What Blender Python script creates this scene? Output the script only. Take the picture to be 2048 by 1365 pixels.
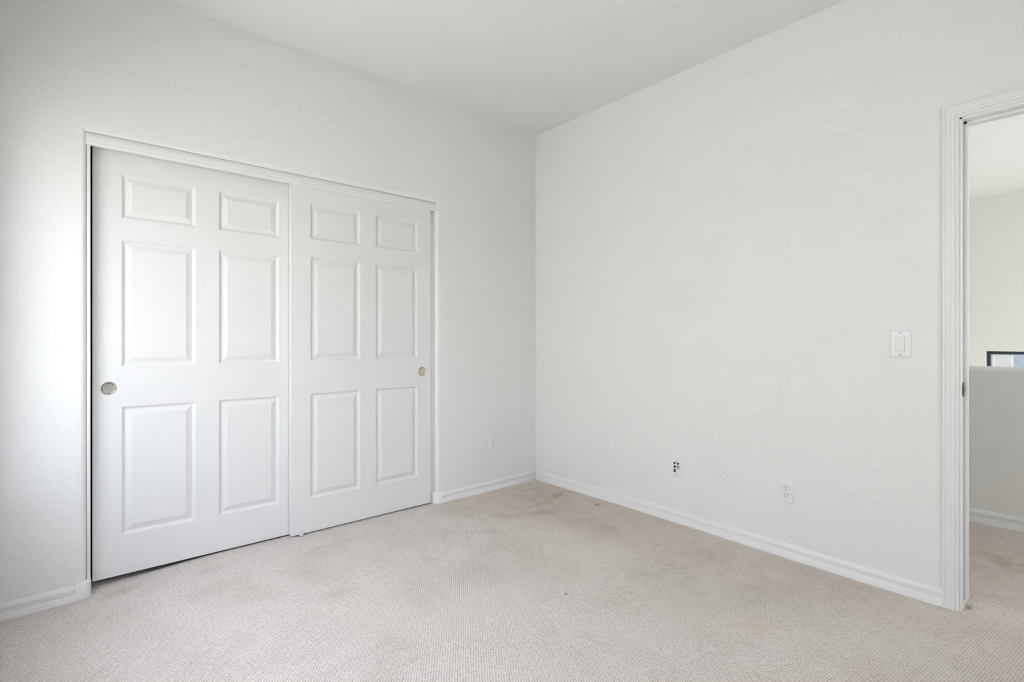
import bpy, bmesh, math
from mathutils import Vector, Matrix, noise as mnoise
for o in list(bpy.data.objects): bpy.data.objects.remove(o, do_unlink=True)
S = bpy.context.scene
C = S.collection
R = math.radians

# ------------------------------------------------------------ camera
CAMH = 1.1242
cam_d = bpy.data.cameras.new('camera')
cam = bpy.data.objects.new('camera', cam_d); C.objects.link(cam)
cam.location = (-2.7925, -2.9310, CAMH)
cam.rotation_euler = (R(90), 0, R(49.0466 - 90))
cam_d.sensor_width = 36; cam_d.lens = 36 * 1018 / 2048
cam_d.shift_y = -3.5 / 2048
cam_d.clip_start = 0.02
S.camera = cam

# ------------------------------------------------------------ view
S.view_settings.view_transform = 'Standard'
S.view_settings.look = 'None'
S.view_settings.gamma = 1
S.view_settings.use_curve_mapping = False
S.view_settings.exposure = 0.07

# ------------------------------------------------------------ daylight
W = bpy.data.worlds.new('daylight'); S.world = W; W.use_nodes = True
wn = W.node_tree; wn.nodes.clear()
wo = wn.nodes.new('ShaderNodeOutputWorld'); wb = wn.nodes.new('ShaderNodeBackground')
tc = wn.nodes.new('ShaderNodeTexCoord'); sx = wn.nodes.new('ShaderNodeSeparateXYZ')
cr = wn.nodes.new('ShaderNodeValToRGB')
wn.links.new(tc.outputs['Generated'], sx.inputs[0]); wn.links.new(sx.outputs['Z'], cr.inputs[0])
wn.links.new(cr.outputs[0], wb.inputs[0]); wn.links.new(wb.outputs[0], wo.inputs[0])
cr.color_ramp.elements[0].position = 0.0; cr.color_ramp.elements[0].color = (0.36, 0.33, 0.29, 1)
cr.color_ramp.elements[1].position = 0.02; cr.color_ramp.elements[1].color = (0.812, 0.860, 1.0, 1)
wb.inputs[1].default_value = 5.6

def area(name, loc, rot, sx_, sy_, power, col, portal=False, spread=180):
    l = bpy.data.lights.new(name, 'AREA'); l.shape = 'RECTANGLE'; l.size = sx_; l.size_y = sy_
    l.energy = power; l.color = col; l.spread = R(spread)
    if portal: l.cycles.is_portal = True
    o = bpy.data.objects.new(name, l); C.objects.link(o); o.location = loc; o.rotation_euler = rot
    return o
sl = bpy.data.lights.new('sun', 'SUN'); sl.energy = 11.5; sl.angle = R(0.6); sl.color = (1.0, 0.96, 0.90)
so = bpy.data.objects.new('sun', sl); C.objects.link(so)
so.rotation_euler = Vector((-0.62, -0.28, -0.74)).to_track_quat('-Z', 'Y').to_euler()
WX = -3.08                       # inner face of the room's window wall (left of the camera)
WY0, WY1, WZ0, WZ1 = -2.40, -0.22, 0.60, 2.04
BX0, BX1 = -2.10, -1.00           # unseen window added for fill, in the wall behind the camera
BY = -3.80                       # inner face of the wall behind the camera
# portals guide the sky light through the window openings
area('window_portal', (WX - 0.11, (WY0 + WY1) / 2, (WZ0 + WZ1) / 2), (0, R(-90), 0), WZ1 - WZ0, WY1 - WY0, 1, (1, 1, 1), portal=True)
area('back_window_portal', ((BX0 + BX1) / 2, BY - 0.11, (WZ0 + WZ1) / 2), (R(90), 0, 0), BX1 - BX0, WZ1 - WZ0, 1, (1, 1, 1), portal=True)
# fill lamp added at the foyer's unseen tall window, to brighten the foyer
area('foyer_fill', (3.3, -5.9, -0.5), (R(90), 0, 0), 3.0, 3.6, 40, (0.93, 0.96, 1.0))

area('hall_fill', (0.76, -5.98, 1.5), (R(90), 0, 0), 1.0, 1.2, 20, (0.93, 0.96, 1.0))  # fill lamp added at the unseen hall window, brightens the half-height wall

# ------------------------------------------------------------ helpers
def tag(o, label=None, cat=None, group=None, kind=None):
    if label: o['label'] = label
    if cat: o['category'] = cat
    if group: o['group'] = group
    if kind: o['kind'] = kind
    return o
def link(name, bm, m, parent=None, smooth=35):
    bmesh.ops.recalc_face_normals(bm, faces=bm.faces[:])
    if smooth:
        for f in bm.faces: f.smooth = True
        for e in bm.edges:
            if len(e.link_faces) != 2 or e.calc_face_angle(3.0) > R(smooth): e.smooth = False
    me = bpy.data.meshes.new(name); bm.to_mesh(me); bm.free()
    me.materials.append(m)
    o = bpy.data.objects.new(name, me); C.objects.link(o)
    if parent: o.parent = parent
    return o
def empty(name, loc, rz=0):
    o = bpy.data.objects.new(name, None); C.objects.link(o); o.location = loc; o.rotation_euler = (0, 0, rz)
    o.empty_display_size = 0.05
    return o
def box(bm, x0, x1, y0, y1, z0, z1, bev=0, seg=2):
    r = bmesh.ops.create_cube(bm, size=1)
    vs = r['verts']
    for v in vs:
        v.co = Vector((x0 if v.co.x < 0 else x1, y0 if v.co.y < 0 else y1, z0 if v.co.z < 0 else z1))
    if bev:
        es = list({e for v in vs for e in v.link_edges})
        bmesh.ops.bevel(bm, geom=es, offset=bev, segments=seg, profile=0.5, affect='EDGES')
def ring(bm, rings, closed=True, cap=True):
    """loft between rings (lists of points of equal length)"""
    R_ = [[bm.verts.new(p) for p in r] for r in rings]
    n = len(R_[0])
    for a, b in zip(R_, R_[1:]):
        for i in range(n if closed else n - 1):
            j = (i + 1) % n
            bm.faces.new((a[i], a[j], b[j], b[i]))
    if cap:
        bm.faces.new(R_[0]); bm.faces.new(list(reversed(R_[-1])))
    return R_
def lathe(bm, prof, seg=48, at=(0, 0, 0), axis='Y'):
    """prof = [(radius, depth)], turned about the local Y axis through at"""
    prev = None; first = None
    for r, d in prof:
        if r < 1e-6:
            cur = [bm.verts.new((at[0], at[1] + d, at[2]))]
        else:
            cur = [bm.verts.new((at[0] + r * math.cos(2 * math.pi * k / seg), at[1] + d, at[2] + r * math.sin(2 * math.pi * k / seg))) for k in range(seg)]
        if prev:
            if len(prev) == 1 and len(cur) > 1:
                for k in range(seg): bm.faces.new((prev[0], cur[k], cur[(k + 1) % seg]))
            elif len(cur) == 1 and len(prev) > 1:
                for k in range(seg): bm.faces.new((cur[0], prev[(k + 1) % seg], prev[k]))
            else:
                for k in range(seg): bm.faces.new((prev[k], prev[(k + 1) % seg], cur[(k + 1) % seg], cur[k]))
        prev = cur

# ------------------------------------------------------------ materials
def mat(name):
    m = bpy.data.materials.new(name); m.use_nodes = True
    nt = m.node_tree; b = nt.nodes['Principled BSDF']
    return m, nt, b
def N(nt, t, **k):
    n = nt.nodes.new(t)
    for a, v in k.items(): setattr(n, a, v)
    return n
def math_(nt, op, a, b=None, c=None):
    n = nt.nodes.new('ShaderNodeMath'); n.operation = op
    for i, v in enumerate((a, b, c)):
        if v is None: continue
        if isinstance(v, (int, float)): n.inputs[i].default_value = v
        else: nt.links.new(v, n.inputs[i])
    return n.outputs[0]
def coords(nt, scale=(1, 1, 1), rot=(0, 0, 0)):
    t = N(nt, 'ShaderNodeTexCoord'); mp = N(nt, 'ShaderNodeMapping')
    nt.links.new(t.outputs['Object'], mp.inputs[0]); mp.inputs['Scale'].default_value = scale
    mp.inputs['Rotation'].default_value = rot
    return mp.outputs[0]
def plain(name, col, rough=0.5, metal=0.0, var=0.03, spec=0.5):
    m, nt, b = mat(name)
    no = N(nt, 'ShaderNodeTexNoise'); no.inputs['Scale'].default_value = 25
    nt.links.new(coords(nt), no.inputs[0])
    mx = N(nt, 'ShaderNodeMix', data_type='RGBA')
    mx.inputs[6].default_value = tuple(c * (1 - var) for c in col) + (1,)
    mx.inputs[7].default_value = tuple(min(1, c * (1 + var)) for c in col) + (1,)
    nt.links.new(no.outputs[0], mx.inputs[0]); nt.links.new(mx.outputs[2], b.inputs['Base Color'])
    b.inputs['Roughness'].default_value = rough; b.inputs['Metallic'].default_value = metal
    b.inputs['Specular IOR Level'].default_value = spec
    return m
def plaster(name, col, amount=1.0, rough=0.62):
    """hand-trowelled drywall texture: soft flattened islands and ridges"""
    m, nt, b = mat(name)
    b.inputs['Base Color'].default_value = col + (1,); b.inputs['Roughness'].default_value = rough
    b.inputs['Specular IOR Level'].default_value = 0.3
    c = coords(nt, (1, 1, 2.3))
    n1 = N(nt, 'ShaderNodeTexNoise'); n1.inputs['Scale'].default_value = 34; n1.inputs['Detail'].default_value = 2.5; n1.inputs['Distortion'].default_value = 0.7
    n2 = N(nt, 'ShaderNodeTexNoise'); n2.inputs['Scale'].default_value = 3.5; n2.inputs['Detail'].default_value = 2
    nt.links.new(c, n1.inputs[0]); nt.links.new(c, n2.inputs[0])
    r1 = N(nt, 'ShaderNodeValToRGB'); r1.color_ramp.elements[0].position = 0.40; r1.color_ramp.elements[1].position = 0.64
    r1.color_ramp.interpolation = 'EASE'
    nt.links.new(n1.outputs[0], r1.inputs[0])
    r2 = N(nt, 'ShaderNodeValToRGB'); r2.color_ramp.elements[0].position = 0.40; r2.color_ramp.elements[1].position = 0.68
    nt.links.new(n2.outputs[0], r2.inputs[0])
    h = math_(nt, 'MULTIPLY', r1.outputs[0], math_(nt, 'MULTIPLY_ADD', r2.outputs[0], 0.85, 0.15))
    bp = N(nt, 'ShaderNodeBump'); bp.inputs['Strength'].default_value = 0.55 * amount; bp.inputs['Distance'].default_value = 0.0016
    nt.links.new(h, bp.inputs['Height']); nt.links.new(bp.outputs[0], b.inputs['Normal'])
    return m
def door_paint(name, col, vertical=True, smudge=None):
    """satin paint over embossed wood grain"""
    m, nt, b = mat(name)
    b.inputs['Roughness'].default_value = 0.42; b.inputs['Specular IOR Level'].default_value = 0.4
    c = coords(nt, (60, 60, 3.0))
    n1 = N(nt, 'ShaderNodeTexNoise'); n1.inputs['Scale'].default_value = 3.2; n1.inputs['Detail'].default_value = 4; n1.inputs['Distortion'].default_value = 0.6
    nt.links.new(c, n1.inputs[0])
    bp = N(nt, 'ShaderNodeBump'); bp.inputs['Strength'].default_value = 0.40; bp.inputs['Distance'].default_value = 0.0006
    nt.links.new(n1.outputs[0], bp.inputs['Height']); nt.links.new(bp.outputs[0], b.inputs['Normal'])
    if smudge:
        t = N(nt, 'ShaderNodeTexCoord'); mp = N(nt, 'ShaderNodeMapping'); nt.links.new(t.outputs['Object'], mp.inputs[0])
        mp.inputs['Location'].default_value = tuple(-s * 42 for s in smudge); mp.inputs['Scale'].default_value = (42, 42, 42)
        g = N(nt, 'ShaderNodeTexGradient', gradient_type='SPHERICAL'); nt.links.new(mp.outputs[0], g.inputs[0])
        mx = N(nt, 'ShaderNodeMix', data_type='RGBA'); mx.inputs[6].default_value = col + (1,)
        mx.inputs[7].default_value = tuple(c_ * 0.72 for c_ in col) + (1,)
        nt.links.new(math_(nt, 'MULTIPLY', g.outputs[1], 0.8), mx.inputs[0]); nt.links.new(mx.outputs[2], b.inputs['Base Color'])
    else: b.inputs['Base Color'].default_value = col + (1,)
    return m
def carpet(name):
    """looped berber: rows of small loops, staggered from row to row, with worn and stained places and painted-in shade"""
    m, nt, b = mat(name)
    b.inputs['Roughness'].default_value = 0.95; b.inputs['Specular IOR Level'].default_value = 0.1
    t = N(nt, 'ShaderNodeTexCoord'); sp = N(nt, 'ShaderNodeSeparateXYZ')
    wob = N(nt, 'ShaderNodeTexNoise'); wob.inputs['Scale'].default_value = 3.0
    nt.links.new(t.outputs['Object'], wob.inputs[0])
    wsub = N(nt, 'ShaderNodeVectorMath', operation='MULTIPLY_ADD')
    nt.links.new(wob.outputs['Color'], wsub.inputs[0]); wsub.inputs[1].default_value = (0.007, 0.007, 0); nt.links.new(t.outputs['Object'], wsub.inputs[2])
    nt.links.new(wsub.outputs[0], sp.inputs[0])
    a = R(54.4); ca, sa = math.cos(a), math.sin(a); p = 0.0090; q = 0.0098
    X, Y = sp.outputs['X'], sp.outputs['Y']
    v = math_(nt, 'DIVIDE', math_(nt, 'ADD', math_(nt, 'MULTIPLY', X, -sa), math_(nt, 'MULTIPLY', Y, ca)), p)
    u = math_(nt, 'DIVIDE', math_(nt, 'ADD', math_(nt, 'MULTIPLY', X, ca), math_(nt, 'MULTIPLY', Y, sa)), q)
    row = math_(nt, 'FLOOR', v)
    par = math_(nt, 'MULTIPLY', math_(nt, 'FLOORED_MODULO', row, 2.0), 0.5)
    fv = math_(nt, 'SUBTRACT', math_(nt, 'FRACT', v), 0.5)
    fu = math_(nt, 'SUBTRACT', math_(nt, 'FRACT', math_(nt, 'ADD', u, par)), 0.5)
    d2 = math_(nt, 'ADD', math_(nt, 'MULTIPLY', math_(nt, 'MULTIPLY', fv, fv), 2.6), math_(nt, 'MULTIPLY', math_(nt, 'MULTIPLY', fu, fu), 3.6))
    loop = math_(nt, 'SUBTRACT', 1.0, math_(nt, 'MINIMUM', d2, 1.0))
    fuzz = N(nt, 'ShaderNodeTexNoise'); fuzz.inputs['Scale'].default_value = 420; fuzz.inputs['Detail'].default_value = 2
    nt.links.new(t.outputs['Object'], fuzz.inputs[0])
    h = math_(nt, 'ADD', math_(nt, 'POWER', loop, 0.6), math_(nt, 'MULTIPLY', fuzz.outputs[0], 0.5))
    bp = N(nt, 'ShaderNodeBump'); bp.inputs['Strength'].default_value = 0.75; bp.inputs['Distance'].default_value = 0.003
    nt.links.new(h, bp.inputs['Height']); nt.links.new(bp.outputs[0], b.inputs['Normal'])
    # yarn colour: pale loops, the shade in the gaps between them painted in
    yr = N(nt, 'ShaderNodeValToRGB')
    yr.color_ramp.elements[0].position = 0.0; yr.color_ramp.elements[0].color = CARPET_GAP_SHADE + (1,)
    yr.color_ramp.elements[1].position = 0.55; yr.color_ramp.elements[1].color = CARPET_HI + (1,)
    blot = N(nt, 'ShaderNodeTexNoise'); blot.inputs['Scale'].default_value = 110; blot.inputs['Detail'].default_value = 2
    nt.links.new(t.outputs['Object'], blot.inputs[0])
    nt.links.new(math_(nt, 'ADD', loop, math_(nt, 'MULTIPLY_ADD', blot.outputs[0], 1.3, -0.65)), yr.inputs[0])
    # worn, greyed areas
    n = N(nt, 'ShaderNodeTexNoise'); n.inputs['Scale'].default_value = 2.6; n.inputs['Detail'].default_value = 4; n.inputs['Roughness'].default_value = 0.62; n.inputs['Distortion'].default_value = 0.5
    nt.links.new(t.outputs['Object'], n.inputs[0])
    wr = N(nt, 'ShaderNodeValToRGB'); wr.color_ramp.elements[0].position = 0.46; wr.color_ramp.elements[0].color = (1, 1, 1, 1)
    wr.color_ramp.elements[1].position = 0.72; wr.color_ramp.elements[1].color = (0.89, 0.875, 0.86, 1)
    nt.links.new(n.outputs[0], wr.inputs[0])
    mu = N(nt, 'ShaderNodeMix', data_type='RGBA', blend_type='MULTIPLY'); mu.inputs[0].default_value = 1
    nt.links.new(yr.outputs[0], mu.inputs[6]); nt.links.new(wr.outputs[0], mu.inputs[7])
    col = mu.outputs[2]
    ragged = N(nt, 'ShaderNodeTexNoise'); ragged.inputs['Scale'].default_value = 14; ragged.inputs['Detail'].default_value = 3
    nt.links.new(t.outputs['Object'], ragged.inputs[0])
    for (x, y, rx, ry, rz, c, k) in STAINS:
        mp = N(nt, 'ShaderNodeMapping', vector_type='TEXTURE'); nt.links.new(t.outputs['Object'], mp.inputs[0])
        mp.inputs['Location'].default_value = (x, y, 0); mp.inputs['Scale'].default_value = (rx, ry, 1); mp.inputs['Rotation'].default_value = (0, 0, R(rz))
        g = N(nt, 'ShaderNodeTexGradient', gradient_type='SPHERICAL'); nt.links.new(mp.outputs[0], g.inputs[0])
        f = math_(nt, 'MULTIPLY', math_(nt, 'MULTIPLY', g.outputs[1], math_(nt, 'MULTIPLY', ragged.outputs[0], 2.0)), k)
        mx = N(nt, 'ShaderNodeMix', data_type='RGBA', blend_type='MULTIPLY'); mx.clamp_factor = True
        nt.links.new(f, mx.inputs[0]); nt.links.new(col, mx.inputs[6]); mx.inputs[7].default_value = c + (1,)
        col = mx.outputs[2]
    nt.links.new(col, b.inputs['Base Color'])
    return m
CARPET_HI = (0.915, 0.836, 0.780); CARPET_GAP_SHADE = (0.53, 0.475, 0.425)
GREY = (0.82, 0.80, 0.79); BROWN = (0.72, 0.63, 0.54); WORN_AND_DIM = (0.80, 0.74, 0.67); PEACH = (1.0, 0.82, 0.68); DARK = (0.4, 0.36, 0.33)
# (x, y, half sizes, turn, colour, strength) of the carpet's marks and of the hall's painted-in dimness
STAINS = [
    (-0.35, -0.55, 1.05, 0.55, -62, WORN_AND_DIM, 0.75), (-0.30, -1.60, 1.1, 0.35, -80, WORN_AND_DIM, 0.45), (-0.20, -0.30, 0.5, 0.3, 10, WORN_AND_DIM, 0.5),
    (-0.16, -0.40, 0.11, 0.05, 30, BROWN, 1.0), (-0.12, -0.72, 0.035, 0.025, 0, DARK, 0.9), (-0.50, -0.60, 0.17, 0.08, -30, GREY, 0.8),
    (-0.72, -0.50, 0.14, 0.07, -50, GREY, 0.9), (-0.98, -0.62, 0.12, 0.05, -40, GREY, 0.8),
    (-0.60, -1.55, 0.42, 0.22, -20, GREY, 0.55), (-0.55, -1.95, 0.50, 0.25, -60, GREY, 0.5),
    (-0.75, -2.05, 0.09, 0.07, 0, PEACH, 0.55), (-2.35, -0.35, 0.13, 0.06, 40, GREY, 0.7), (-2.30, -0.12, 0.09, 0.04, 0, GREY, 0.7),
    (-1.90, -0.75, 0.12, 0.08, 20, GREY, 0.6), (-2.62, -0.06, 0.10, 0.05, 20, BROWN, 0.6), (-1.15, -1.40, 0.010, 0.010, 0, DARK, 1.5),
    (-0.93, -1.02, 0.25, 0.02, 52, GREY, 0.6), (0.80, -2.60, 0.9, 0.9, 0, WORN_AND_DIM, 0.8), (0.75, -2.70, 0.30, 0.12, 70, GREY, 0.8), (0.55, -2.35, 0.25, 0.10, 60, GREY, 0.6),  # the broad hall patch puts the hall's dim light into the carpet colour
    (0.062, -2.572, 0.032, 0.020, 0, DARK, 1.0),
]
WALLC = (0.876, 0.862, 0.842)
M_wall = plaster('wall_paint', WALLC, 1.2)
M_hall = plaster('hall_paint', (0.865, 0.855, 0.815), 0.9)
M_ceil = plaster('ceiling_paint', (0.88, 0.875, 0.865), 0.5)
M_trim = plain('trim_enamel', (0.885, 0.872, 0.858), 0.38, var=0.008)
M_door = door_paint('door_enamel', (0.850, 0.838, 0.828))
M_door2 = door_paint('door_enamel_marked', (0.850, 0.838, 0.828), smudge=(-1.766, 0.018, 0.525))
M_carpet = carpet('loop_carpet')
M_closet = plain('closet_shade_red', (0.10, 0.03, 0.03), 0.8)  # dark colour stands in for the shade inside the closed closet
M_plate = plain('white_plastic', (0.87, 0.87, 0.865), 0.3, var=0.005)
M_ivory = plain('ivory_plastic', (0.83, 0.82, 0.78), 0.35, var=0.01)
M_black = plain('black_slot', (0.02, 0.02, 0.02), 0.6)
M_screw = plain('painted_screw', (0.45, 0.45, 0.44), 0.4, 0.6)
M_conn = plain('dark_connector', (0.10, 0.10, 0.10), 0.35, 0.8)
M_nickel = plain('satin_nickel', (0.62, 0.57, 0.51), 0.30, 1.0, 0.08)
M_brass = plain('pale_brass', (0.66, 0.60, 0.46), 0.28, 1.0, 0.05)
M_bronze = plain('strike_metal', (0.17, 0.13, 0.10), 0.4, 0.8)
M_frame = plain('dark_window_frame', (0.030, 0.045, 0.065), 0.4)
M_vinyl = plain('white_vinyl', (0.82, 0.83, 0.84), 0.35, var=0.01)
M_clear = plain('frosted_nylon', (0.80, 0.80, 0.82), 0.3)
M_stucco = plain('pale_stucco', (0.74, 0.73, 0.70), 0.9, var=0.06)
M_garden = plain('grey_stucco', (0.30, 0.292, 0.285), 0.9, var=0.06)
M_slate = plain('blue_grey_gravel_render', (0.16, 0.185, 0.21), 0.9, var=0.35)
M_ground = plain('outdoor_ground', (0.62, 0.60, 0.57), 0.95, var=0.1)
gm, gnt, gb = mat('window_glass')
gb.inputs['Base Color'].default_value = (1, 1, 1, 1); gb.inputs['Roughness'].default_value = 0.0
gb.inputs['Transmission Weight'].default_value = 1.0; gb.inputs['IOR'].default_value = 1.45
# thin pane: light passes through it as through real clear glass
gt = gnt.nodes.new('ShaderNodeBsdfTransparent'); gt.inputs[0].default_value = (0.96, 0.98, 0.97, 1)
gg = gnt.nodes.new('ShaderNodeBsdfGlossy'); gg.inputs['Roughness'].default_value = 0.02
lw = gnt.nodes.new('ShaderNodeLayerWeight'); lw.inputs[0].default_value = 0.5
gf_ = math_(gnt, 'MULTIPLY_ADD', math_(gnt, 'POWER', lw.outputs['Facing'], 5.0), 0.5, 0.03)
gx = gnt.nodes.new('ShaderNodeMixShader')
gnt.links.new(gf_, gx.inputs[0]); gnt.links.new(gt.outputs[0], gx.inputs[1]); gnt.links.new(gg.outputs[0], gx.inputs[2])
gnt.links.new(gx.outputs[0], gnt.nodes['Material Output'].inputs[0])
M_glass = gm

# ------------------------------------------------------------ shell dimensions
H = 2.743
T = 0.12                         # wall thickness
CX0, CX1, CZ = -2.763, -0.898, 2.072   # closet opening in the plaster, measured at the wall face
BR = 0.026                       # bullnose radius
DY0, DZ = -2.552, 2.047          # bedroom doorway: near edge of the casing's inner side, and its height
DY1 = DY0 - 0.835
PX_ = 1.41                       # half-height wall across the hall
FX = 5.02                        # far wall of the foyer
HY0, HY1 = -6.0, 0.6             # hall and foyer ends

def sstep(a, b, x):
    t = max(0.0, min(1.0, (x - a) / (b - a))); return t * t * (3 - 2 * t)
def floor_z(x, y):
    if y > 0.10: return -0.008
    if x > 0.1: return 0.0
    z = 0.013 + 0.0010 * sstep(2.6, 2.3, -x) * sstep(0.95, 1.15, -x) * sstep(0.5, 0.1, -y) - 0.034 * sstep(2.15, 2.95, -x) * (1 - 0.0 * sstep(0.0, 1.0, -y)) - 0.020 * sstep(0.7, 2.5, -y) * (1 - sstep(2.15, 2.95, -x))
    return z

# ---- floor
bm = bmesh.new()
nx, ny = 110, 200
xs = [WX - T + (PX_ + 0.12 - WX + T) * i / nx for i in range(nx + 1)]
ys = [HY0 + (0.75 - HY0) * j / ny for j in range(ny + 1)]
g = [[bm.verts.new((x, y, floor_z(x, y))) for y in ys] for x in xs]
for i in range(nx):
    for j in range(ny):
        bm.faces.new((g[i][j], g[i + 1][j], g[i + 1][j + 1], g[i][j + 1]))
top = bm.faces[:]
bot = [[bm.verts.new((x, y, -0.2)) for y in (ys[0], ys[-1])] for x in (xs[0], xs[-1])]
bm.faces.new((bot[0][0], bot[0][1], bot[1][1], bot[1][0]))
bm.faces.new([g[i][0] for i in range(nx + 1)] + [bot[1][0], bot[0][0]])
bm.faces.new([g[i][ny] for i in range(nx + 1)] + [bot[1][1], bot[0][1]])
bm.faces.new([g[0][j] for j in range(ny + 1)] + [bot[0][1], bot[0][0]])
bm.faces.new([g[nx][j] for j in range(ny + 1)] + [bot[1][1], bot[1][0]])
tag(link('floor', bm, M_carpet), 'beige looped carpet covering the bedroom and hall floor', 'floor', kind='structure')
bm = bmesh.new(); box(bm, PX_ + 0.12, FX + T, HY0, HY1 + T, -3.0, -2.8)
tag(link('floor_foyer', bm, plain('foyer_tile', (0.62, 0.57, 0.50), 0.5)), 'pale lower floor of the foyer beyond the hall', 'floor', kind='structure')

# ---- ceiling
bm = bmesh.new(); box(bm, WX - T, FX + T, HY0 - T, HY1 + 0.2, H, H + 0.1)
tag(link('ceiling', bm, M_ceil, smooth=0), 'smooth white flat ceiling', 'ceiling', kind='structure')

# ---- closet wall (left in the picture) with bullnosed opening
bm = bmesh.new()
box(bm, WX - T, CX0, 0, T, -0.15, H); box(bm, CX1, T, 0, T, -0.15, H); box(bm, CX0, CX1, 0, T, CZ, H)
seg = 10
arc = [(BR * (1 - math.cos(math.pi / 2 * k / seg)), BR * (1 - math.sin(math.pi / 2 * (1 - k / seg)))) for k in range(seg + 1)]
arc = [(BR * math.sin(math.pi / 2 * k / seg), BR * (1 - math.cos(math.pi / 2 * k / seg))) for k in range(seg + 1)] + [(BR, T)]
path = lambda d: [(CX0 + d, -0.15), (CX0 + d, CZ - d), (CX1 - d, CZ - d), (CX1 - d, -0.15)]
tag(link('wall_left', bm, M_wall, smooth=35), 'off-white textured wall around the sliding closet doors', 'wall', kind='structure')
# closet interior
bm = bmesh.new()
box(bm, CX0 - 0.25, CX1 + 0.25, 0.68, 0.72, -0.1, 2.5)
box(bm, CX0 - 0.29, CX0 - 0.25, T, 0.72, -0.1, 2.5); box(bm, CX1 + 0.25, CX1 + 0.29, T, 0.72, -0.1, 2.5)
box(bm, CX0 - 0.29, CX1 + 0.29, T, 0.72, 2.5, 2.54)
tag(link('wall_closet', bm, M_closet, smooth=0), 'reddish inside of the closet behind the door gap, its shade put into the dark colour', 'wall', kind='structure')

# ---- right wall with doorway
bm = bmesh.new()
RO0, RO1, ROZ = DY0 - 0.004, DY1 + 0.004, DZ - 0.004     # rough opening
box(bm, 0, T, RO0, 0, -0.15, H); box(bm, 0, T, BY - T, RO1, -0.15, H); box(bm, 0, T, RO1, RO0, ROZ, H)
tag(link('wall_right', bm, M_wall, smooth=0), 'long off-white wall with outlets, switch and doorway', 'wall', kind='structure')
# ---- wall with the bedroom window, and the wall behind the camera (both outside the picture)
bm = bmesh.new()
box(bm, WX - T, WX, WY1, 0, -0.15, H); box(bm, WX - T, WX, BY - T, WY0, -0.15, H)
box(bm, WX - T, WX, WY0, WY1, -0.15, WZ0); box(bm, WX - T, WX, WY0, WY1, WZ1, H)
tag(link('wall_window', bm, M_wall, smooth=0), 'off-white window wall left of the camera', 'wall', kind='structure')
bm = bmesh.new(); box(bm, WX, BX0, BY - T, BY, -0.15, H); box(bm, BX1, 0, BY - T, BY, -0.15, H)
box(bm, BX0, BX1, BY - T, BY, -0.15, WZ0); box(bm, BX0, BX1, BY - T, BY, WZ1, H)
tag(link('wall_back', bm, M_wall, smooth=0), 'off-white wall behind the camera', 'wall', kind='structure')

def window(name, origin, w, h, rz, mframe, label, cross=True, fw=0.045, sash=False):
    """local: pane in XZ, width along x, thickness along y, origin at bottom centre"""
    t = empty(name, origin, rz)
    bm = bmesh.new()
    for a in ((-w / 2, -w / 2 + fw, 0, h), (w / 2 - fw, w / 2, 0, h), (-w / 2, w / 2, 0, fw), (-w / 2, w / 2, h - fw, h)):
        box(bm, a[0], a[1], -0.03, 0.03, a[2], a[3], 0.003)
    if cross: box(bm, -0.02, 0.02, -0.025, 0.025, 0, h)
    link('window_frame', bm, mframe, t)
    if sash:
        bm = bmesh.new(); a_, b_ = fw, fw + 0.028
        for a in ((-w / 2 + a_, -w / 2 + b_, a_, h - a_), (w / 2 - b_, w / 2 - a_, a_, h - a_), (-w / 2 + b_, w / 2 - b_, a_, b_), (-w / 2 + b_, w / 2 - b_, h - b_ + 0.014, h - a_)):
            box(bm, a[0], a[1], -0.015, 0.015, a[2], a[3], 0.002)
        link('sash', bm, M_vinyl, t)
    bm = bmesh.new(); box(bm, -w / 2 + 0.01, w / 2 - 0.01, -0.002, 0.002, 0.01, h - 0.01)
    link('pane', bm, M_glass, t, smooth=0)
    return tag(t, label, 'window', kind='structure')
window('window_1', (WX - 0.07, (WY0 + WY1) / 2, WZ0), WY1 - WY0, WZ1 - WZ0, R(90), M_vinyl, 'white framed bedroom window left of the camera', fw=0.035)
window('window_3', ((BX0 + BX1) / 2, BY - 0.07, WZ0), BX1 - BX0, WZ1 - WZ0, 0, M_vinyl, 'unseen white framed window added behind the camera for fill light', fw=0.035)

# ---- baseboards: profile (depth from wall, height fraction), two grooves
def base_profile(h, d=0.014):
    return [(0, -0.04), (d, -0.04), (d, 0.44 * h), (d - 0.0012, 0.465 * h), (d - 0.0052, 0.475 * h), (d - 0.0052, 0.515 * h), (d - 0.0022, 0.53 * h),
            (d - 0.0022, 0.64 * h), (d - 0.0056, 0.655 * h), (d - 0.0056, 0.69 * h), (d - 0.0018, 0.71 * h), (d - 0.0040, 0.86 * h), (d - 0.0065, 0.94 * h), (d - 0.0100, h), (0, h)]
def baseboard(name, pts, nrm, label, h=0.071, parent=None):
    """pts: (x, y, z) along the wall face; nrm: room-side direction"""
    bm = bmesh.new()
    rings = []
    for p, off in pts:
        rings.append([(p[0] + nrm[0] * d + off[0] * d, p[1] + nrm[1] * d + off[1] * d, p[2] + z) for d, z in base_profile(h)])
    ring(bm, rings)
    o = link(name, bm, M_trim, parent, smooth=50)
    if not parent: tag(o, label, 'baseboard', kind='structure')
    return o
Z0 = (0, 0)
bl = baseboard('baseboard_left', [((WX, 0, -0.022), Z0), ((-2.765, 0, -0.021), Z0)], (0, -1), 'white grooved baseboard left of the closet')
bc = baseboard('baseboard_centre', [((-0.900, 0, 0.012), Z0), ((-0.60, 0, 0.0125), Z0), ((-0.30, 0, 0.014), Z0), ((0, 0, 0.016), (-1, 0))], (0, -1), 'white grooved baseboard between closet and room corner')
rp = [((0, 0, 0.016), (0, -1))]
for k in range(1, 13):
    y = -2.500 * k / 12; rp.append(((0, y, min(0.016, floor_z(-0.05, y) + 0.003)), Z0))
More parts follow.
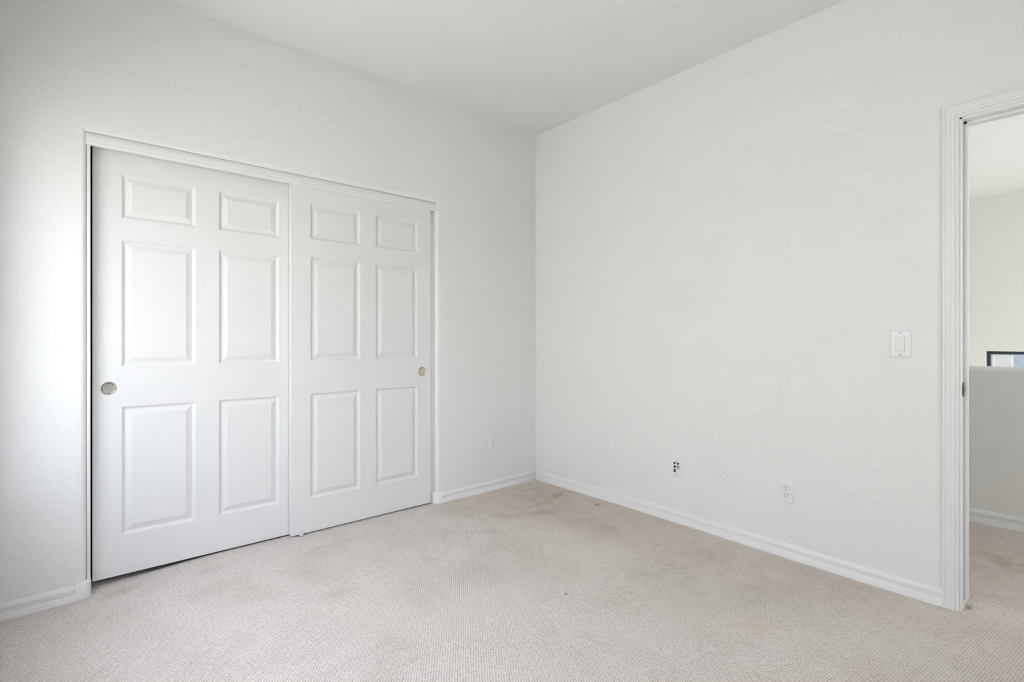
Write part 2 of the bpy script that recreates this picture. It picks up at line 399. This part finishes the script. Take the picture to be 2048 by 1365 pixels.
br = baseboard('baseboard_right', rp, (-1, 0), 'white grooved baseboard along the right wall')
def corner_block(side, parent, zb, h=0.076):
    """plain block that carries the baseboard round the bullnose into the closet opening"""
    bm = bmesh.new()
    s = 1 if side == 'L' else -1
    x0 = CX0 if side == 'L' else CX1
    d = 0.015
    pts = [(-0.012, 0), (0.0, 0)] + [(BR * math.sin(math.pi / 2 * k / 8), BR * (1 - math.cos(math.pi / 2 * k / 8))) for k in range(1, 9)] + [(BR, 0.045)]
    nr = [(0, -1), (0, -1)] + [(math.sin(math.pi / 2 * k / 8), -math.cos(math.pi / 2 * k / 8)) for k in range(1, 9)] + [(1, 0)]
    prof = [(0.0, -0.04), (d, -0.04), (d, 0.88 * h), (d - 0.003, 0.95 * h), (d - 0.008, h), (0.0, h)]
    rings = [[(x0 + s * (px + n_[0] * q), py + n_[1] * q, zb + z) for q, z in prof] for (px, py), n_ in zip(pts, nr)]
    ring(bm, rings)
    return link('corner_block', bm, M_trim, parent, smooth=50)
corner_block('L', bl, -0.020)
corner_block('R', bc, 0.010)

# ---- closet trim: header board hiding the track, and two side jambs
t1 = empty('trim_1', ((CX0 + CX1) / 2, 0.0, 0))
ox = -(CX0 + CX1) / 2
bm = bmesh.new()
rows = [[bm.verts.new((px + ox, y, pz)) for px, pz in path(d)] for d, y in arc]
for a, b in zip(rows, rows[1:]):
    for i in range(3): bm.faces.new((a[i], a[i + 1], b[i + 1], b[i]))
link('rounded_edge', bm, M_trim, t1, smooth=35)
bm = bmesh.new()
hx0, hx1 = CX0 + BR - 0.004, CX1 - BR + 0.004
hp = [(0.020, 1.990), (0.0015, 1.990), (0.0, 1.993), (0.0, 2.004), (0.002, 2.0055), (0.002, 2.0085), (0.0, 2.010), (0.0, 2.019), (0.002, 2.0205), (0.002, 2.0235), (0.0, 2.025),
      (0.0005, 2.032), (0.003, 2.0345), (0.0035, 2.041), (0.008, 2.0455), (0.020, 2.0455)]
ring(bm, [[(x + ox, y + 0.004, z) for y, z in hp] for x in (hx0, hx1)])
link('header_board', bm, M_trim, t1, smooth=50)
bm = bmesh.new(); box(bm, hx0 + ox + 0.005, hx1 + ox - 0.005, 0.026, 0.112, 2.030, 2.045); link('track', bm, M_trim, t1)
for x0, x1, yf in ((CX0 + BR, CX0 + BR + 0.0125, 0.012), (CX1 - BR - 0.0270, CX1 - BR, 0.036)):
    bm = bmesh.new(); box(bm, x0 + ox, x1 + ox, yf, T, -0.08, 2.045, 0.0015); link('jamb', bm, M_trim, t1)
tag(t1, 'white header board and side jambs around the sliding closet doors', 'trim', kind='structure')

# ---- sliding closet doors
def panel_door(name, x0, y0, zoff, m, label, w=0.909):
    """six-panel moulded door; origin at its lower left front corner"""
    th, zb, zt = 0.035, 0.023, 2.030
    xo = [0.106, 0.403, 0.507, 0.803]
    zo = [0.208 + zoff, 0.808 + zoff, 0.995 + zoff, 1.588 + zoff, 1.692 + zoff, 1.897 + zoff]
    t = empty(name, (x0, y0, 0))
    bm = bmesh.new()
    XS = [0] + xo + [w]; ZS = [zb] + zo + [zt]
    V = {}
    def vv(i, j, y):
        k = (i, j, y)
        if k not in V: V[k] = bm.verts.new((XS[i], y, ZS[j]))
        return V[k]
    holes = [(i, j) for i in (1, 3) for j in (1, 3, 5)]
    for i in range(5):
        for j in range(7):
            if (i, j) not in holes: bm.faces.new((vv(i, j, 0), vv(i + 1, j, 0), vv(i + 1, j + 1, 0), vv(i, j + 1, 0)))
    bm.faces.new([vv(0, 0, th), vv(5, 0, th), vv(5, 7, th), vv(0, 7, th)])
    bm.faces.new([vv(i, 0, 0) for i in range(6)] + [vv(5, 0, th), vv(0, 0, th)])
    bm.faces.new([vv(i, 7, 0) for i in range(6)] + [vv(5, 7, th), vv(0, 7, th)])
    bm.faces.new([vv(0, j, 0) for j in range(8)] + [vv(0, 7, th), vv(0, 0, th)])
    bm.faces.new([vv(5, j, 0) for j in range(8)] + [vv(5, 7, th), vv(5, 0, th)])
    for (i, j) in holes:                                    # side walls of the panel recesses
        ks = [(i, j), (i + 1, j), (i + 1, j + 1), (i, j + 1)]
        vb = [bm.verts.new((XS[a], 0.014, ZS[b])) for a, b in ks]
        vf = [vv(a, b, 0) for a, b in ks]
        for k in range(4): bm.faces.new((vf[k], vf[(k + 1) % 4], vb[(k + 1) % 4], vb[k]))
        bm.faces.new(vb)
    link('slab', bm, m, t, smooth=0)
    prof = [(0.0, 0.0), (0.0012, 0.0026), (0.0045, 0.0042), (0.0060, 0.0050), (0.0085, 0.0094), (0.0125, 0.0112), (0.0150, 0.0112), (0.0385, 0.0034), (0.0400, 0.0012)]
    for (i, j) in holes:
        bm = bmesh.new()
        xa, xb, za, zb_ = XS[i], XS[i + 1], ZS[j], ZS[j + 1]
        cx, cz = (xa + xb) / 2, (za + zb_) / 2
        rr = [[(xa + d - cx, y, za + d - cz), (xb - d - cx, y, za + d - cz), (xb - d - cx, y, zb_ - d - cz), (xa + d - cx, y, zb_ - d - cz)] for d, y in prof]
        Rv = ring(bm, rr, cap=False); bm.faces.new(Rv[-1])
        o = link('panel', bm, m, t, smooth=9); o.location = (cx, 0, cz)
    return tag(t, label, 'sliding closet door', kind='structure')
d1 = panel_door('door_1', -2.7165, 0.062, 0.0, M_door, 'white six-panel sliding closet door on the left, behind the other')
d2 = panel_door('door_2', -1.8620, 0.020, 0.006, M_door2, 'white six-panel sliding closet door on the right, in front of the other', w=0.903)
def finger_pull(parent, x, z, m, label, hammered):
    t = empty('finger_pull', (x, 0, z)); t.parent = parent; t['label'] = label
    bm = bmesh.new()
    lathe(bm, [(0.0310, 0.0000), (0.0312, -0.0010), (0.0300, -0.0022), (0.0280, -0.0025), (0.0262, -0.0018), (0.0250, 0.0006)])
    r_ = link('rim', bm, m, t, smooth=60)
    bm = bmesh.new()
    prof = [(0.0250, 0.0006), (0.0243, 0.0008)] + [(0.0243 * math.cos(math.pi / 2 * k / 10), 0.0008 - 0.0010 * math.sin(math.pi / 2 * k / 10)) for k in range(1, 10)] + [(0.0, -0.0003)]
    prof = [(0.0250, 0.0006), (0.0238, 0.0020), (0.0225, 0.0024), (0.0180, 0.0024), (0.0120, 0.0024), (0.0060, 0.0024), (0.0, 0.0024)]
    lathe(bm, [(r, d - 0.0026) for r, d in prof])
    link('cup', bm, hammered, t, smooth=60)
    return t
def hammered(name, col, rough, scale, strength):
    m, nt, b = mat(name)
    b.inputs['Base Color'].default_value = col + (1,); b.inputs['Metallic'].default_value = 1; b.inputs['Roughness'].default_value = rough
    v = N(nt, 'ShaderNodeTexNoise'); v.inputs['Scale'].default_value = scale; v.inputs['Detail'].default_value = 2
    nt.links.new(coords(nt), v.inputs[0])
    bp = N(nt, 'ShaderNodeBump'); bp.inputs['Strength'].default_value = strength; bp.inputs['Distance'].default_value = 0.003
    nt.links.new(v.outputs[0], bp.inputs['Height']); nt.links.new(bp.outputs[0], b.inputs['Normal'])
    return m
finger_pull(d1, -2.660 + 2.7165, 0.898, M_nickel, 'round nickel finger pull with dimpled cup', hammered('dimpled_nickel', (0.36, 0.335, 0.30), 0.32, 160, 0.8))
finger_pull(d2, -1.025 + 1.8620, 0.911, M_brass, 'round pale brass finger pull', hammered('brushed_brass', (0.62, 0.57, 0.46), 0.4, 60, 0.15))

# ---- floor guide between the doors
fg = empty('floor_guide', (-1.810, 0.030, 0.010))
bm = bmesh.new(); box(bm, -0.014, 0.014, -0.026, 0.008, 0.0, 0.004, 0.001); link('base_plate', bm, M_clear, fg)
bm = bmesh.new()
# rounded upright tab in front of the right door
pts = [(-0.011, 0.0), (0.011, 0.0)] + [(0.011 * math.cos(a_), 0.026 + 0.011 * math.sin(a_)) for a_ in [math.pi * k / 10 for k in range(11)]]
ring(bm, [[(x, -0.020, z) for x, z in pts], [(x, -0.0125, z) for x, z in pts]])
link('guide_tab', bm, M_clear, fg)
tag(fg, 'small translucent white plastic guide on the carpet under the closet doors', 'door guide')

# ---- bedroom doorway: jamb, stop, casing, strike plate
t2 = empty('trim_2', (0, DY0, 0))
oy = -DY0
cp = [(0.0, 0.0), (0.0, 0.014), (0.002, 0.0165), (0.008, 0.0165), (0.0105, 0.0135), (0.0125, 0.0120), (0.026, 0.0095), (0.028, 0.0120), (0.0385, 0.0112), (0.0400, 0.0085), (0.0420, 0.0105), (0.0490, 0.0092), (0.0525, 0.0065), (0.053, 0.0)]
def casing(xf, sgn):
    bm = bmesh.new()
    yi, zi = DY0, DZ; w = 0.053
    def pt(which, q, th):
        k = w - q                                  # distance from the opening edge outwards
        y, z = {'a': (yi + k, -0.03), 'b': (yi + k, zi + k), 'c': (DY1 - k, zi + k), 'd': (DY1 - k, -0.03)}[which]
        return (xf - sgn * th, y + oy, z)
    ring(bm, [[pt(s_, q, th) for q, th in cp] for s_ in 'abcd'])
    link('casing', bm, M_trim, t2, smooth=50)
casing(0, 1); casing(T, -1)
JY, JZ = DY0 - 0.008, DZ - 0.010          # jamb faces
bm = bmesh.new()
box(bm, -0.0005, T, JY + oy, DY0 + oy - 0.002, -0.03, DZ); box(bm, -0.0005, T, DY1 + oy + 0.002, DY1 + 0.010 + oy, -0.03, DZ)
box(bm, -0.0005, T, DY1 + oy, DY0 + oy - 0.002, JZ, DZ - 0.002); link('jamb', bm, M_trim, t2)
bm = bmesh.new()
sw0, sw1, st = 0.040, 0.078, 0.0125
box(bm, sw0, sw1, JY - st + oy, JY + oy, 0.030, JZ, 0.002); box(bm, sw0, sw1, DY1 + 0.010 + oy, DY1 + 0.010 + st + oy, 0.030, JZ, 0.002)
box(bm, sw0, sw1, DY1 + 0.010 + oy, JY + oy, JZ - st, JZ, 0.002); link('door_stop', bm, M_trim, t2)
sp = empty('strike_plate', (0.0185, JY + oy - 0.0002, 0.914)); sp.parent = t2; sp['label'] = 'worn brass strike plate with curved lip'
bm = bmesh.new()
oc = []
for k in range(9): a_ = math.pi / 2 + math.pi * k / 8; oc.append((-0.010 + 0.012 * math.cos(a_), 0.0 + 0.029 * math.sin(a_)))
oc = [(0.018, 0.029)] + oc + [(0.018, -0.029)]
ring(bm, [[(x, 0, z) for x, z in oc], [(x, -0.0022, z) for x, z in oc]])
link('plate', bm, M_bronze, sp)
bm = bmesh.new(); box(bm, -0.004, 0.011, -0.0030, -0.0024, -0.013, 0.013); link('latch_hole', bm, M_black, sp)
tag(t2, 'white moulded casing and jamb of the open bedroom doorway', 'door frame', kind='structure')

# ---- electrical plates. local: wall plane XZ, room side is -y, x to the viewer's right
def plate_mesh(bm, w, h, th=0.006, hole=None):
    f = 0.005
    def rect(a, y): return [(-w / 2 + a, y, -h / 2 + a), (w / 2 - a, y, -h / 2 + a), (w / 2 - a, y, h / 2 - a), (-w / 2 + a, y, h / 2 - a)]
    rr = [rect(0, 0.0), rect(0, -0.002), rect(0.0012, -0.0038), rect(f, -th + 0.0005), rect(f + 0.003, -th)]
    if hole:
        hw, hh = hole
        def hr(y): return [(-hw, y, -hh), (hw, y, -hh), (hw, y, hh), (-hw, y, hh)]
        ring(bm, rr + [hr(-th), hr(-0.001)])
    else: ring(bm, rr)
def screw(t, x, z, y, m=None):
    s = empty('screw', (x, y, z)); s.parent = t
    bm = bmesh.new(); lathe(bm, [(0.0036, 0.0), (0.0034, -0.0008), (0.0, -0.0013)], 20); link('screw_head', bm, m or M_plate, s)
    bm = bmesh.new(); box(bm, -0.0028, 0.0028, -0.0016, -0.0011, -0.0005, 0.0005); link('slot', bm, M_black, s)
    s.rotation_euler = (0, R(70 if z > 0 else 20), 0)
def duplex(loc, rz, label):
    t = empty('duplex_outlet', loc, rz)
    bm = bmesh.new(); plate_mesh(bm, 0.073, 0.114); link('cover_plate', bm, M_plate, t)
    for s in (1, -1):
        rc = empty('receptacle', (0, -0.006, s * 0.0195)); rc.parent = t
        def outline(k, y):
            pts = []
            for i in range(40):
                a_ = 2 * math.pi * i / 40
                x = 0.0172 * k * math.cos(a_); z = 0.0172 * k * math.sin(a_)
                z = max(-0.0135 * k, min(0.0135 * k, z)); pts.append((x, y, z))
            return pts
        # grey disc painting the shade of the gap round the receptacle, then its raised face
        bm = bmesh.new(); ring(bm, [outline(1.06, 0.0), outline(1.06, -0.0003)]); link('gap', bm, plain_gap, rc)
        bm = bmesh.new(); ring(bm, [outline(0.985, 0.0), outline(0.985, -0.0018), outline(0.95, -0.0024)]); link('face', bm, M_plate, rc)
        for x, hh in ((-0.0064, 0.0042), (0.0064, 0.0034)):
            bm = bmesh.new(); box(bm, x - 0.0011, x + 0.0011, -0.0028, -0.0023, 0.0035 - hh, 0.0035 + hh); link('slot', bm, M_black, rc)
        bm = bmesh.new(); lathe(bm, [(0.0025, -0.0023), (0.0025, -0.0028), (0, -0.0028)], 16, (0, 0, -0.0078)); link('ground_hole', bm, M_black, rc)
    screw(t, 0, 0, -0.006)
    return tag(t, label, 'power outlet', group='duplex outlets')
plain_gap = plain('shadow_gap_plastic', (0.48, 0.48, 0.47), 0.7)
duplex((-0.434, 0, 0.350), 0, 'white duplex power outlet on the wall beside the closet, near the corner')
duplex((0, -1.875, 0.339), R(-90), 'white duplex power outlet low on the long right wall')

# data plate
dp = empty('data_jack_plate', (0, -1.2505, 0.342), R(-90))
bm = bmesh.new(); plate_mesh(bm, 0.075, 0.114); link('cover_plate', bm, M_plate, dp)
def jack(kind, x, z):
    j = empty('jack', (x, -0.006, z)); j.parent = dp
    if kind == 'coax':
        bm = bmesh.new(); lathe(bm, [(0.0062, 0.0), (0.0062, -0.003), (0.0048, -0.003), (0.0048, -0.009), (0.0036, -0.009), (0.0036, -0.004), (0, -0.004)], 6 * 4); link('connector', bm, M_conn, j)
        bm = bmesh.new(); lathe(bm, [(0.0068, -0.0001), (0.0068, -0.0006), (0.0, -0.0006)], 24); link('rim', bm, M_black, j)
    elif kind == 'open':
        bm = bmesh.new(); box(bm, -0.0072, 0.0072, -0.0008, 0.0, -0.0084, 0.0084); link('port', bm, M_black, j)
    elif kind == 'phone':
        bm = bmesh.new(); box(bm, -0.0072, 0.0072, -0.0008, 0.0, -0.0084, 0.0084); link('port', bm, M_black, j)
        bm = bmesh.new(); box(bm, -0.0072, 0.0072, -0.0014, -0.0006, 0.0052, 0.0084); link('shutter', bm, M_screw, j)
    else:
        bm = bmesh.new(); box(bm, -0.0076, 0.0076, -0.0008, 0.0, -0.0084, 0.0084); link('port', bm, M_black, j)
        bm = bmesh.new(); box(bm, -0.0036, 0.0040, -0.0020, -0.0006, -0.0046, 0.0040); link('plug', bm, M_plate, j)
for k, x, z in (('coax', -0.0150, 0.0270), ('coax', 0.0075, 0.0270), ('phone', -0.0150, 0.0045), ('data', 0.0080, 0.0040), ('open', -0.0150, -0.0200)): jack(k, x, z)
screw(dp, -0.001, 0.0460, -0.006, M_screw); screw(dp, -0.001, -0.0440, -0.006, M_screw)
tag(dp, 'white wall plate with five black cable and phone jacks, low on the right wall', 'jack plate')

# light switch
ls = empty('light_switch', (0, -2.354, 1.103), R(-90))
bm = bmesh.new(); plate_mesh(bm, 0.076, 0.119, hole=(0.0172, 0.0338)); link('cover_plate', bm, M_plate, ls)
bm = bmesh.new(); box(bm, -0.0172, 0.0172, -0.0042, 0.0, -0.0338, 0.0338); link('switch_frame', bm, M_ivory, ls)
bm = bmesh.new()
pr = [(0, 0.0315), (-0.0060, 0.0315), (-0.0072, 0.0300), (-0.0068, 0.002), (-0.0070, -0.002), (-0.0108, -0.0300), (-0.0100, -0.0315), (0, -0.0315)]
ring(bm, [[(x, y, z) for y, z in pr] for x in (-0.0158, 0.0156)]); link('rocker', bm, M_ivory, ls)
screw(ls, 0, 0.0485, -0.006, M_screw); screw(ls, 0, -0.0485, -0.006, M_screw)
tag(ls, 'white single rocker light switch beside the doorway', 'light switch')

# ---- hall: half-height wall with rounded cap, its baseboard
bm = bmesh.new()
r_ = 0.035; zt = 0.957; tt = 0.13
prf = [(0, -0.1)] + [(r_ * (1 - math.cos(math.pi / 2 * k / 8)), zt - r_ + r_ * math.sin(math.pi / 2 * k / 8)) for k in range(9)] + \
      [(tt - r_ * (1 - math.cos(math.pi / 2 * k / 8)), zt - r_ + r_ * math.sin(math.pi / 2 * k / 8)) for k in range(8, -1, -1)] + [(tt, -2.8)]
prf[0] = (0, -2.8)
ring(bm, [[(PX_ + x, y, z) for x, z in prf] for y in (HY0, HY1)])
tag(link('wall_hall', bm, M_hall, smooth=35), 'half-height textured wall across the hall, seen through the doorway', 'wall', kind='structure')
baseboard('baseboard_hall', [((PX_, HY0, 0.0), Z0), ((PX_, HY1, 0.0), Z0)], (-1, 0), 'white grooved baseboard of the half-height hall wall', h=0.080)
# end walls of hall and foyer, with unseen windows added for their light
bm = bmesh.new()
box(bm, T, FX + T, HY1, HY1 + T, -2.8, H)
tag(link('wall_hall_end', bm, M_hall, smooth=0), 'end wall of the hall and foyer', 'wall', kind='structure')
bm = bmesh.new()
box(bm, T, 0.26, HY0 - T, HY0, -2.8, H); box(bm, 1.26, 1.8, HY0 - T, HY0, -2.8, H); box(bm, 0.26, 1.26, HY0 - T, HY0, -2.8, 0.9); box(bm, 0.26, 1.26, HY0 - T, HY0, 2.1, H); box(bm, 4.8, FX + T, HY0 - T, HY0, -2.8, H); box(bm, 1.8, 4.8, HY0 - T, HY0, -2.8, -2.3); box(bm, 1.8, 4.8, HY0 - T, HY0, 1.3, H)
box(bm, 0, T, HY0, BY - T, -2.8, H)
tag(link('wall_foyer_end', bm, M_hall, smooth=0), 'end wall of foyer and hall with the two added windows', 'wall', kind='structure')
bm = bmesh.new(); box(bm, 0, T, 0.0 + T, HY1 + T, -0.1, H)
tag(link('wall_hall_side', bm, M_hall, smooth=0), 'hall side wall beyond the bedroom corner', 'wall', kind='structure')
# far wall with the dark-framed window
FWY1, FWY0, FWZ0, FWZ1 = -2.095, -4.00, -0.9, 0.990
bm = bmesh.new()
box(bm, FX, FX + 0.15, FWY1, HY1 + T, -2.8, H); box(bm, FX, FX + 0.15, HY0, FWY0, -2.8, H)
box(bm, FX, FX + 0.15, FWY0, FWY1, FWZ1, H); box(bm, FX, FX + 0.15, FWY0, FWY1, -2.8, FWZ0)
tag(link('wall_foyer', bm, M_hall, smooth=0), 'plain off-white foyer wall seen far through the doorway', 'wall', kind='structure')
window('window_2', (FX + 0.10, (FWY0 + FWY1) / 2, FWZ0), FWY1 - FWY0, FWZ1 - FWZ0, R(90), M_frame, 'dark framed window in the far foyer wall', cross=False, fw=0.034, sash=True)

window('window_4', (0.76, HY0 - 0.07, 0.9), 1.0, 1.2, 0, M_vinyl, 'unseen white framed window added at the hall end with its fill lamp')
window('window_5', (3.3, HY0 - 0.07, -2.3), 3.0, 3.6, 0, M_frame, 'unseen tall dark framed foyer window added with its fill lamp')

# ---- outdoors beyond the windows
bm = bmesh.new(); box(bm, FX + 1.6, FX + 1.8, -2.18, 2.0, -3.0, 3.2, 0.02)
o = tag(link('garden_wall', bm, M_garden), 'pale stucco wall outside the far dark framed window', 'outdoor wall')
bm = bmesh.new(); box(bm, FX + 4.2, FX + 4.4, -9.0, -1.0, -3.0, 3.0, 0.02)
o = tag(link('neighbour_wall', bm, M_slate), 'blue-grey speckled wall farther outside the far window', 'outdoor wall')
bm = bmesh.new(); box(bm, -9.2, -8.9, -14.0, 10.0, -3.2, 3.9)
o = tag(link('neighbour_house_wall', bm, M_stucco), 'stucco wall of the house opposite the bedroom window', 'outdoor wall')
for n_, x0, x1 in (('ground', -14.0, -3.38), ('ground', 5.2, 14.0)):
    bm = bmesh.new(); box(bm, x0, x1, -16.0, 12.0, -3.3, -3.0)
    tag(link(n_, bm, M_ground), 'bare ground outside the house', 'ground', kind='structure')
